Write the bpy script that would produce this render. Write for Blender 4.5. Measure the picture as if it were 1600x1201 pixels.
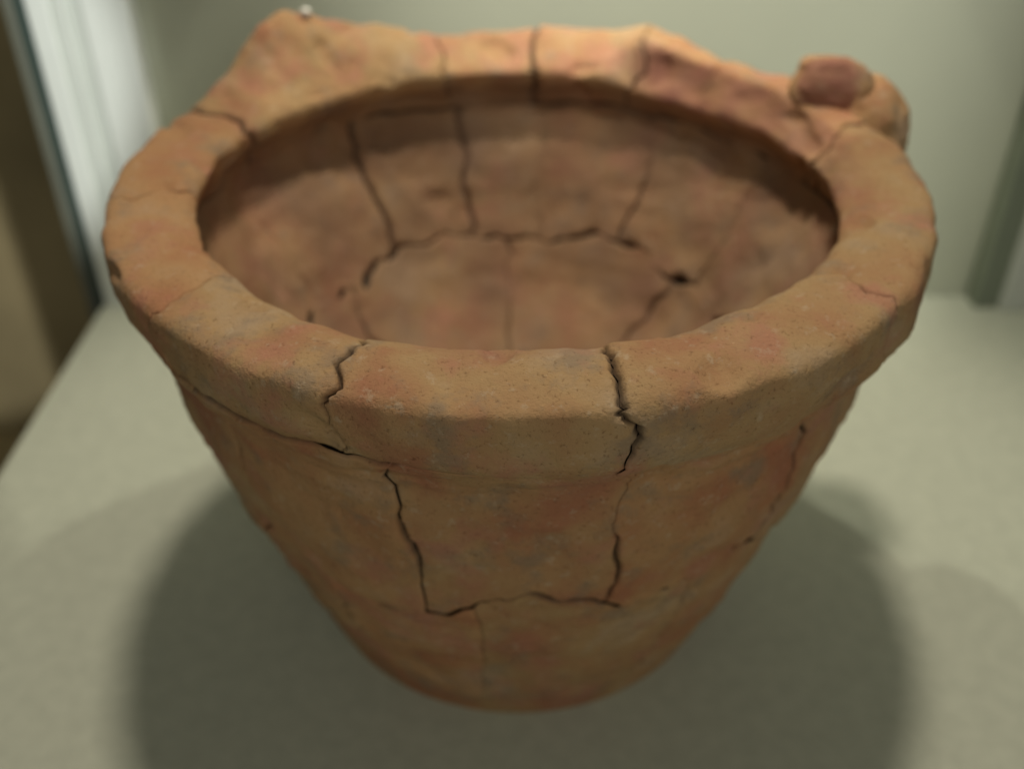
import bpy, math, random
from mathutils import Vector, noise
random.seed(7)
R = math.radians
S = bpy.context.scene
for o in list(bpy.data.objects): bpy.data.objects.remove(o)

# ---------------------------------------------------------------- camera
ZL = 0.34                                   # height of the inner lip above the display floor
cd = bpy.data.cameras.new('camera'); cam = bpy.data.objects.new('camera', cd)
S.collection.objects.link(cam); S.camera = cam
cam.location = (0, -0.611, ZL + 0.279)
cam.rotation_euler = (R(90 - 36), 0, 0)
cd.sensor_width = 36; cd.lens = 36; cd.clip_start = 0.01; cd.clip_end = 60
cd.dof.use_dof = True; cd.dof.focus_distance = 0.46; cd.dof.aperture_fstop = 3.3
S.render.resolution_x, S.render.resolution_y = 1024, 768

# ---------------------------------------------------------------- light
W = bpy.data.worlds.new('World'); S.world = W; W.use_nodes = True
bg = W.node_tree.nodes['Background']
bg.inputs[0].default_value = (0.75, 0.8, 0.68, 1); bg.inputs[1].default_value = 0.10

def lamp(name, kind, loc, target, power, col, **kw):
    l = bpy.data.lights.new(name, kind); l.energy = power; l.color = col
    for k, v in kw.items(): setattr(l, k, v)
    o = bpy.data.objects.new(name, l); S.collection.objects.link(o)
    o.location = loc
    o.rotation_euler = (Vector(target) - Vector(loc)).to_track_quat('-Z', 'Y').to_euler()
    return o
WARM = (1.0, 0.90, 0.76)
lamp('track_spot', 'SPOT', (0.0, 0.30, 2.1), (0.0, 0.02, 0.3), 82, WARM, spot_size=R(38), spot_blend=0.5, shadow_soft_size=0.10)
lamp('wall_spot', 'SPOT', (0.07, 0.35, 0.86), (0.07, 0.37, 0.0), 6.5, (1.0, 0.97, 0.8), spot_size=R(72), spot_blend=0.06, shadow_soft_size=0.010)
lamp('wall_fill', 'SPOT', (0.17, -0.45, 2.3), (0.17, 0.42, 0.60), 205, (1.0, 0.98, 0.88), spot_size=R(23), spot_blend=0.8, shadow_soft_size=0.05)  # added fill, brightens the middle of the back wall; not a known fixture
lamp('post_fill', 'SPOT', (0.5, -1.2, 1.6), (-0.535, 0.39, 0.24), 205, (0.96, 0.99, 0.95), spot_size=R(7.6), spot_blend=0.16, shadow_soft_size=0.03)  # added narrow fill that only lifts the white post; no real lamp there
lamp('gallery_light', 'AREA', (0.4, -1.9, 1.3), (0, 0, 0.2), 8, (1.0, 0.94, 0.82), shape='DISK', size=0.9)

S.view_settings.view_transform = 'Standard'; S.view_settings.look = 'None'
S.view_settings.exposure = 0; S.view_settings.gamma = 1
S.render.engine = 'CYCLES'

# ---------------------------------------------------------------- materials
def new_mat(name):
    m = bpy.data.materials.new(name); m.use_nodes = True
    nt = m.node_tree
    return m, nt, nt.nodes['Principled BSDF'], nt.links
def noise_node(nt, scale, detail=5, rough=0.6, vec=None):
    n = nt.nodes.new('ShaderNodeTexNoise'); n.inputs['Scale'].default_value = scale
    n.inputs['Detail'].default_value = detail; n.inputs['Roughness'].default_value = rough
    if vec: nt.links.new(vec, n.inputs['Vector'])
    return n
def ramp(nt, fac, stops):
    r = nt.nodes.new('ShaderNodeValToRGB'); e = r.color_ramp.elements
    while len(e) < len(stops): e.new(0.5)
    for k, (p, c) in zip(e, stops): k.position = p; k.color = (*c, 1)
    nt.links.new(fac, r.inputs[0]); return r
def mix(nt, fac, a, b, mode='MIX'):
    x = nt.nodes.new('ShaderNodeMix'); x.data_type = 'RGBA'; x.blend_type = mode
    for s, v in ((x.inputs[0], fac), (x.inputs[6], a), (x.inputs[7], b)):
        if isinstance(v, (int, float)): s.default_value = v
        elif isinstance(v, tuple): s.default_value = (*v, 1)
        else: nt.links.new(v, s)
    return x.outputs[2]

def terracotta():
    m, nt, b, L = new_mat('terracotta')
    tc = nt.nodes.new('ShaderNodeTexCoord'); V = tc.outputs['Object']
    oi = nt.nodes.new('ShaderNodeObjectInfo')
    n1 = noise_node(nt, 18, 4, 0.55, V)
    base = ramp(nt, n1.outputs[0], [(0.32, (0.37, 0.165, 0.090)), (0.44, (0.40, 0.225, 0.110)), (0.55, (0.42, 0.262, 0.128)), (0.68, (0.43, 0.295, 0.180))])
    per = ramp(nt, oi.outputs['Random'], [(0, (1.0, 0.93, 0.90)), (0.35, (1.0, 1.0, 1.0)), (0.65, (0.96, 0.99, 0.97)), (1, (1.04, 0.96, 0.93))])
    c = mix(nt, 1.0, base.outputs[0], per.outputs[0], 'MULTIPLY')
    n2 = noise_node(nt, 34, 5, 0.65, V)                      # grey soot and dirt patches
    f2 = ramp(nt, n2.outputs[0], [(0.53, (0, 0, 0)), (0.66, (0.65, 0.65, 0.65))])
    c = mix(nt, f2.outputs[0], c, (0.25, 0.185, 0.125))
    n3 = noise_node(nt, 22, 5, 0.6, tc.outputs['Object'])    # pink fired patches
    n3.noise_dimensions = '4D'; n3.inputs['W'].default_value = 3.1
    f3 = ramp(nt, n3.outputs[0], [(0.53, (0, 0, 0)), (0.64, (0.72, 0.72, 0.72))])
    c = mix(nt, f3.outputs[0], c, (0.42, 0.19, 0.12))
    n4 = noise_node(nt, 420, 3, 0.7, V)                      # grit and pores
    f4 = ramp(nt, n4.outputs[0], [(0.30, (0.55, 0.5, 0.45)), (0.42, (1, 1, 1)), (0.66, (1, 1, 1)), (0.74, (1.3, 1.3, 1.25))])
    c = mix(nt, 0.8, c, f4.outputs[0], 'MULTIPLY')
    n5 = noise_node(nt, 130, 4, 0.7, V)                      # pale mineral crust
    f5 = ramp(nt, n5.outputs[0], [(0.58, (0, 0, 0)), (0.68, (0.45, 0.45, 0.45))])
    c = mix(nt, f5.outputs[0], c, (0.50, 0.39, 0.27))
    at = nt.nodes.new('ShaderNodeAttribute'); at.attribute_name = 'wear_tint'
    sp = nt.nodes.new('ShaderNodeSeparateColor'); L.new(at.outputs['Color'], sp.inputs[0])
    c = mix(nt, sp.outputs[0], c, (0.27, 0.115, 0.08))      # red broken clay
    c = mix(nt, sp.outputs[1], c, (0.06, 0.04, 0.027))       # dirt in the joints
    c = mix(nt, sp.outputs[2], c, (0.185, 0.108, 0.068))      # darker brown tint over the inside
    L.new(c, b.inputs['Base Color'])
    b.inputs['Roughness'].default_value = 0.85; b.inputs['Specular IOR Level'].default_value = 0.25
    a = nt.nodes.new('ShaderNodeMath'); a.operation = 'MULTIPLY_ADD'; a.inputs[1].default_value = 0.35
    L.new(n4.outputs[0], a.inputs[0]); L.new(n2.outputs[0], a.inputs[2])
    bp = nt.nodes.new('ShaderNodeBump'); bp.inputs['Strength'].default_value = 0.8; bp.inputs['Distance'].default_value = 0.003
    L.new(a.outputs[0], bp.inputs['Height']); L.new(bp.outputs[0], b.inputs['Normal'])
    return m
def plain(name, col, rough=0.6, var=0.06, scale=9, bump=0.0, spec=0.4):
    m, nt, b, L = new_mat(name)
    tc = nt.nodes.new('ShaderNodeTexCoord')
    n = noise_node(nt, scale, 6, 0.6, tc.outputs['Object'])
    r = ramp(nt, n.outputs[0], [(0.3, tuple(x * (1 - var) for x in col)), (0.7, tuple(min(1, x * (1 + var)) for x in col))])
    L.new(r.outputs[0], b.inputs['Base Color'])
    b.inputs['Roughness'].default_value = rough; b.inputs['Specular IOR Level'].default_value = spec
    if bump:
        n2 = noise_node(nt, 260, 4, 0.6, tc.outputs['Object'])
        bp = nt.nodes.new('ShaderNodeBump'); bp.inputs['Strength'].default_value = bump; bp.inputs['Distance'].default_value = 0.001
        L.new(n2.outputs[0], bp.inputs['Height']); L.new(bp.outputs[0], b.inputs['Normal'])
    return m
CLAY = terracotta()
PLASTER = plain('joint_fill', (0.045, 0.032, 0.022), 0.95)
SAGE = plain('sage_paint', (0.52, 0.545, 0.44), 0.75, 0.03, 5, 0.25, 0.25)
FLOOR = plain('display_floor_paint', (0.46, 0.48, 0.385), 0.7, 0.07, 70, 0.6, 0.3)
WHITE = plain('white_frame_paint', (0.72, 0.745, 0.70), 0.45, 0.03, 12)
GREY = plain('grey_frame_paint', (0.58, 0.61, 0.56), 0.5, 0.04, 12)
GASKET = plain('dark_green_gasket', (0.035, 0.06, 0.052), 0.55, 0.1, 30)
BROWN = plain('brown_gallery_paint', (0.42, 0.33, 0.18), 0.7, 0.2, 3)
CHIP = plain('white_chip_plaster', (0.8, 0.78, 0.72), 0.5, 0.05, 60)

# ---------------------------------------------------------------- helpers
def mesh_obj(name, verts, faces, mat, parent=None, smooth=True, wear_tint=None):
    me = bpy.data.meshes.new(name); me.from_pydata(verts, [], faces); me.update()
    if smooth: me.polygons.foreach_set('use_smooth', [True] * len(me.polygons))
    if wear_tint is not None:
        at = me.color_attributes.new('wear_tint', 'FLOAT_COLOR', 'POINT')
        at.data.foreach_set('color', [x for w in wear_tint for x in (w[0], w[1], w[2] if len(w) > 2 else 0, 1)])
    me.materials.append(mat)
    o = bpy.data.objects.new(name, me); S.collection.objects.link(o)
    if parent: o.parent = parent
    return o
def box(name, lo, hi, mat, parent=None, bevel=0.0):
    (a, b, c), (d, e, f) = lo, hi
    v = [(a, b, c), (d, b, c), (d, e, c), (a, e, c), (a, b, f), (d, b, f), (d, e, f), (a, e, f)]
    o = mesh_obj(name, v, [(0, 3, 2, 1), (4, 5, 6, 7), (0, 1, 5, 4), (1, 2, 6, 5), (2, 3, 7, 6), (3, 0, 4, 7)], mat, parent, False)
    if bevel:
        md = o.modifiers.new('bevel', 'BEVEL'); md.width = bevel; md.segments = 3
    return o
def empty(name, loc):
    o = bpy.data.objects.new(name, None); S.collection.objects.link(o); o.location = loc
    o.empty_display_size = 0.05; return o
def tag(o, label=None, cat=None, kind=None):
    if label: o['label'] = label
    if cat: o['category'] = cat
    if kind: o['kind'] = kind
    return o
def sstep(a, b, x):
    x = max(0.0, min(1.0, (x - a) / (b - a))); return x * x * (3 - 2 * x)
def table(tab, x):                                   # smooth periodic lookup, degrees
    x %= 360
    for (x0, y0), (x1, y1) in zip(tab, tab[1:]):
        if x0 <= x <= x1: return y0 + (y1 - y0) * sstep(0, 1, (x - x0) / (x1 - x0))
    return tab[-1][1]

# ---------------------------------------------------------------- setting
YW = 0.42
tag(box('floor', (-0.47, -1.2, -0.03), (0.8, YW - 0.002, 0.0), FLOOR), kind='structure')
tag(box('back_wall', (-0.455, YW, -0.03), (0.8, YW + 0.03, 1.3), SAGE), kind='structure')
tag(box('gallery_wall', (-3.5, 1.3, -1.2), (-0.46, 1.34, 1.6), BROWN), kind='structure')
tag(box('gallery_floor', (-3.5, -1.6, -1.0), (-0.48, 1.29, -0.9), BROWN), kind='structure')

post = empty('case_post', (-0.42, YW - 0.03, 0))
tag(post, 'white grooved upright frame post of the display case with dark edge strip', 'post')
H = 1.2; yf = 0.0
def strip(name, x0, x1, y, mat, bv=0.0012):
    return box(name, (x0 + 0.42, y, -0.03), (x1 + 0.42, 0.03 - 0.003, H), mat, post, bv)
strip('wide_face', -0.4135, -0.3675, 0.0, WHITE, 0.003)
strip('groove', -0.4285, -0.4135, 0.006, GREY)
strip('bead', -0.4335, -0.4285, 0.001, WHITE)
strip('groove', -0.4425, -0.4335, 0.005, GREY)
strip('narrow_face', -0.4655, -0.4425, 0.0, WHITE, 0.003)
strip('gasket', -0.4785, -0.4655, 0.008, GASKET)
strip('glass_channel', -0.492, -0.4785, 0.012, plain('dull_metal', (0.14, 0.145, 0.115), 0.5, 0.08, 20))
rp = empty('case_edge', (0.55, YW - 0.03, 0))
tag(rp, 'thin dark green case edge at the right margin of the photo', 'edge')
box('edge_strip', (-0.021, 0.0, 0.0), (0.006, 0.027, H), plain('edge_green', (0.20, 0.23, 0.175), 0.5), rp, 0.002)
box('frame_strip', (0.006, -0.006, 0.0), (0.05, 0.027, H), GREY, rp, 0.002)

# ---------------------------------------------------------------- the basin
basin = empty('terracotta_basin', (0.004, 0, ZL))
tag(basin, 'large round terracotta basin mended from cracked fragments with a chipped thick rim', 'basin')
# outer edge height of the rim and of its ridge by angle (0 = right, 90 = back), read from the photograph
Z_OUT = [(0, .008), (9, .010), (18, .013), (33, .016), (42, .013), (52, .017), (59, .026), (63.5, .030), (66, .027), (69, .021), (74, .020), (88, .0195), (108, .018),
         (113, .023), (119, .030), (126, .039), (131, .047), (135, .051), (139, .047), (143, .036), (149, .021), (157, .010), (180, .008), (230, .007), (270, .005), (320, .008), (360, .008)]
R_OUT = [(0, .254), (40, .252), (62, .250), (90, .249), (120, .251), (133, .252), (150, .253), (180, .254), (270, .255), (360, .254)]
# how much of the rim's inner slope is broken away to a steep red face
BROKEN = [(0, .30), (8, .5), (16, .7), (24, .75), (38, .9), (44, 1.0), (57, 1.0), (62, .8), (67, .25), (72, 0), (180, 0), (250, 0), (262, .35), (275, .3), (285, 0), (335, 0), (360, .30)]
TN = 20
def profile(th):
    ro = table(R_OUT, th); zo = table(Z_OUT, th); br = table(BROKEN, th)
    rr = .224 - .007 * br; zr = (.0085 + .50 * max(0, zo - .012)) * (1 - br) + (.85 * zo + .006) * br
    rb = .207 + .003 * br; zb = .0045 * (1 - br) + .005 * br; ze = -.0015 - .0075 * br
    return [(.157, -.3408), (.170, -.305), (.206, -.20), (.228, -.115), (.236, -.062), (ro - .010, -.046), (ro, -.030 + zo * .5), (ro + .002, zo - .009), (ro - .005, zo),
            (rr, zr), (rb, zb), (.2005, ze), (.2025, ze - .008), (.2110, -.027), (.2060, -.046), (.182, -.078), (.156, -.120), (.122, -.160), (.068, -.187), (.003, -.194)]
_pc = {}
def prof_cached(th):
    k = round(th * 8)
    if k not in _pc: _pc[k] = profile(k / 8)
    return _pc[k]
def base_point(th, t):
    P = prof_cached(th); i = min(max(int(t), 0), TN - 2); f = t - i
    p0 = P[max(i - 1, 0)]; p1 = P[i]; p2 = P[i + 1]; p3 = P[min(i + 2, TN - 1)]
    def cr(a, b, c, d): return b + 0.5 * f * (c - a + f * (2 * a - 5 * b + 4 * c - d + f * (3 * (b - c) + d - a)))
    k = 0.75                                            # a little tighter than a full spline
    r = cr(p0[0], p1[0], p2[0], p3[0]) * k + (p1[0] + f * (p2[0] - p1[0])) * (1 - k)
    z = cr(p0[1], p1[1], p2[1], p3[1]) * k + (p1[1] + f * (p2[1] - p1[1])) * (1 - k)
    a = R(th)
    return Vector((r * math.cos(a), r * math.sin(a), z))
def normal(th, t):
    du = base_point(th + .4, t) - base_point(th - .4, t)
    dv = base_point(th, min(t + .08, TN - 1.001)) - base_point(th, max(t - .08, 0))
    n = dv.cross(du)
    return -n.normalized() if n.length > 1e-12 else Vector((0, 0, 1))
def surf(th, t, sink=0.0):
    p = base_point(th, t); n = normal(th, t)
    d = .0032 * noise.noise(p * 21) + .0018 * noise.noise(p * 55 + Vector((9, 2, 4))) + .0006 * noise.noise(p * 170)
    c = noise.noise(p * 38 + Vector((3, 7, 1)))
    d -= .0045 * sstep(.38, .62, c) * (1 if 6 < t < 13 else .4)      # chips knocked out of the rim
    d += (.0011 * math.sin(p.z * 420 + 3 * noise.noise(p * 9)) * (.5 + noise.noise(p * 12)) + .0007 * noise.noise(Vector((p.x * 14, p.y * 14, p.z * 330)))) * (1 if t < 5 else .35)   # wheel lines
    if t < 1: d *= t * t; sink *= t                       # the foot stands flat
    return p + n * (d - sink), n
# joints between the fragments
def wob(seed, x, amp):
    return amp * (noise.noise(Vector((seed * 7.13, x, 1.7))) + .5 * noise.noise(Vector((seed * 3.1, x * 2.9, 5.2))) + .3 * noise.noise(Vector((seed * 1.7, x * 8, 2.2))))
RINGS = [0.0, 2.3, 5.35, 13.15, 16.1, TN - 1.001]
def ring_t(k, th):
    if k in (0, len(RINGS) - 1): return RINGS[k]
    a = R(th)
    v = Vector((math.cos(a) * 2.2, math.sin(a) * 2.2, k * 4.4))
    return RINGS[k] + .42 * noise.noise(v) + .20 * noise.noise(v * 3) + .09 * noise.noise(v * 9)
CUTS = [  # (angle, width factor) of the joints in each ring
    [(20, 1), (75, .8), (140, 1), (195, .7), (238, 1), (262, .8), (300, 1), (335, .8)],
    [(5, .8), (50, 1), (110, 1), (165, .8), (205, 1), (228, .8), (255, 1), (283, .9), (312, .7), (338, 1)],
    [(11, 1.2), (46, 1.3), (63, 1.0), (86, 2.8), (105.5, .8), (158, 1.5), (190, .8), (222, 1), (249, .7), (281, 1.1), (318, .8)],
    [(28, .8), (58, .6), (85, .9), (104, 1.5), (128, 1.5), (160, .8), (215, .8), (270, 1), (330, .7)],
    [(40, .7), (95, .6), (150, .8), (210, .7), (280, .8), (330, .5)]]
NAMES = ['body_fragment', 'shoulder_fragment', 'rim_fragment', 'inner_wall_fragment', 'bowl_fragment']
def knots(length, step, fine=(0.0008, 0.0018, 0.0032, 0.0052)):
    n = max(4, int(length / step)); xs = [0.0, 1.0] + [f / length for f in fine] + [1 - f / length for f in fine]
    e = fine[-1] / length
    xs += [e + (1 - 2 * e) * i / n for i in range(1, n)]
    return sorted(x for x in xs if 0 <= x <= 1)
for k, cuts in enumerate(CUTS):
    full = cuts + [(cuts[0][0] + 360, cuts[0][1])]
    for q, ((a0, w0), (a1, w1)) in enumerate(zip(full, full[1:])):
        t0, t1 = RINGS[k], RINGS[k + 1]
        rm = sum(base_point((a0 + a1) / 2, t0 + (t1 - t0) * i / 20).xy.length for i in range(21)) / 21
        Lu = R(a1 - a0) * rm
        pts = [base_point((a0 + a1) / 2, t0 + (t1 - t0) * i / 60) for i in range(61)]
        Lv = sum((b - a).length for a, b in zip(pts, pts[1:]))
        us, vs = knots(Lu, .0036), knots(Lv, .0030 if k == 2 else .004)
        s0, s1 = k * 31 + q, k * 31 + (q + 1) % len(cuts)
        lift = random.uniform(-.0014, .0014)
        V, WR = [], []
        for v in vs:
            for u in us:
                tg = a0 + (a1 - a0) * u
                t = ring_t(k, tg) * (1 - v) + ring_t(k + 1, tg) * v
                amp = 3.4 if k != 4 else 8; am0 = 1.0 if w0 >= 1.9 else amp; am1 = 1.0 if w1 >= 1.9 else amp
                th = (a0 + wob(s0, t * .55, am0)) * (1 - u) + (a1 + wob(s1, t * .55, am1)) * u
                e0, e1 = u * Lu, (1 - u) * Lu
                f0, f1 = v * Lv, (1 - v) * Lv
                p = base_point(th, t)
                jit = .75 + .9 * abs(noise.noise(p * 60 + Vector((k, 0, q))))
                sink = 0; BOLD = -1; hot = 52 < th % 360 < 87 or 103 < th % 360 < 124 or 230 < th % 360 < 262
                fade = .12 + .88 * sstep(-.12, .32, noise.noise(p * 13 + Vector((4.2, 1.1, 8.3))))
                for d, w in ((e0, w0), (e1, w1), (f0 if k > 0 else 9, BOLD if k == 3 and hot else .8), (f1 if k < 4 else 9, BOLD if k == 2 and hot else .8)):
                    if w == BOLD: w = 1.9 * (.55 + .9 * abs(noise.noise(p * 35)))
                    elif w >= 1.9: w *= .45 if 7.5 < t < 10.2 else 1
                    elif w < 1.5: w *= fade
                    ww = .0008 + .0020 * w * jit
                    sink = max(sink, (.0042 * min(1, w * 1.6)) * (1 - sstep(0, ww, d)))
                pt, n = surf(th, t, sink - lift * min(1, t))
                V.append(pt)
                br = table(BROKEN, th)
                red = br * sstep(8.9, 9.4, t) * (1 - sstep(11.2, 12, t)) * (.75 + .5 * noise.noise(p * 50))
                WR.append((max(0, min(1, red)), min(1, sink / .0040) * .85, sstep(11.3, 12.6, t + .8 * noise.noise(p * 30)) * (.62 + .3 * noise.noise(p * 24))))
        nu = len(us)
        F = [(j * nu + i, j * nu + i + 1, (j + 1) * nu + i + 1, (j + 1) * nu + i) for j in range(len(vs) - 1) for i in range(nu - 1)]
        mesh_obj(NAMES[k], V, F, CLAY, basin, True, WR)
# joint fill: a closed shell just under the fragments
V, F = [], []; NA = 180; TT = [i * .25 for i in range(int((TN - 1) / .25))] + [TN - 1.001]
for t in TT:
    for i in range(NA):
        p, n = surf(i * 360 / NA, t, .0062); V.append(p)
for j in range(len(TT) - 1):
    for i in range(NA): F.append((j * NA + i, j * NA + (i + 1) % NA, (j + 1) * NA + (i + 1) % NA, (j + 1) * NA + i))
F.append(tuple(range(NA - 1, -1, -1)))
mesh_obj('joint_fill', V, F, PLASTER, basin)

# the broken lug standing on the rim at the right back
def lug(name, centre, scale, rotz, tilt, hollow, seed, redface):
    V, F, WR = [], [], []; NU, NV = 56, 36
    for j in range(NV + 1):
        ph = math.pi * j / NV
        for i in range(NU):
            a = 2 * math.pi * i / NU
            d = Vector((math.sin(ph) * math.cos(a), math.sin(ph) * math.sin(a), math.cos(ph)))
            p = Vector([math.copysign(abs(c) ** .93, c) for c in d])
            fy = max(0, -d.y)                             # the broken face looks to -y
            rad = math.hypot(d.x, d.z)
            if hollow:
                p.y += hollow * sstep(.25, .8, fy)
            if hollow: p.y -= .55 * sstep(.35, .75, d.x) * sstep(.1, .5, fy); p.x -= .12 * sstep(.3, .9, d.z)
            p += d * (.10 * noise.noise(d * 1.7 + Vector((seed, 0, 0))) + .06 * noise.noise(d * 4.5 + Vector((0, seed, 0))))
            V.append(Vector((p.x * scale[0], p.y * scale[1], p.z * scale[2])))
            WR.append((redface * sstep(.3, .7, fy) * (1 - .8 * sstep(.35, .65, d.x)) * (.85 + .3 * noise.noise(d * 6)), 0))
    for j in range(NV):
        for i in range(NU): F.append((j * NU + i, (j + 1) * NU + i, (j + 1) * NU + (i + 1) % NU, j * NU + (i + 1) % NU))
    o = mesh_obj(name, V, F, CLAY, basin, True, WR)
    o.location = centre; o.rotation_euler = (R(tilt), 0, R(rotz))
    return o
lug('lug', (.221, .096, .023), (.028, .019, .023), -10, -28, .06, 2.0, 1.0)
lug('lug_root', (.246, .088, -.003), (.025, .040, .037), 14, 0, 0, 5.0, 0)
c = lug('white_chip', (-.161, .185, .0500), (.0040, .0035, .0035), 0, 0, 0, 8.0, 0)
c.data.materials[0] = CHIP
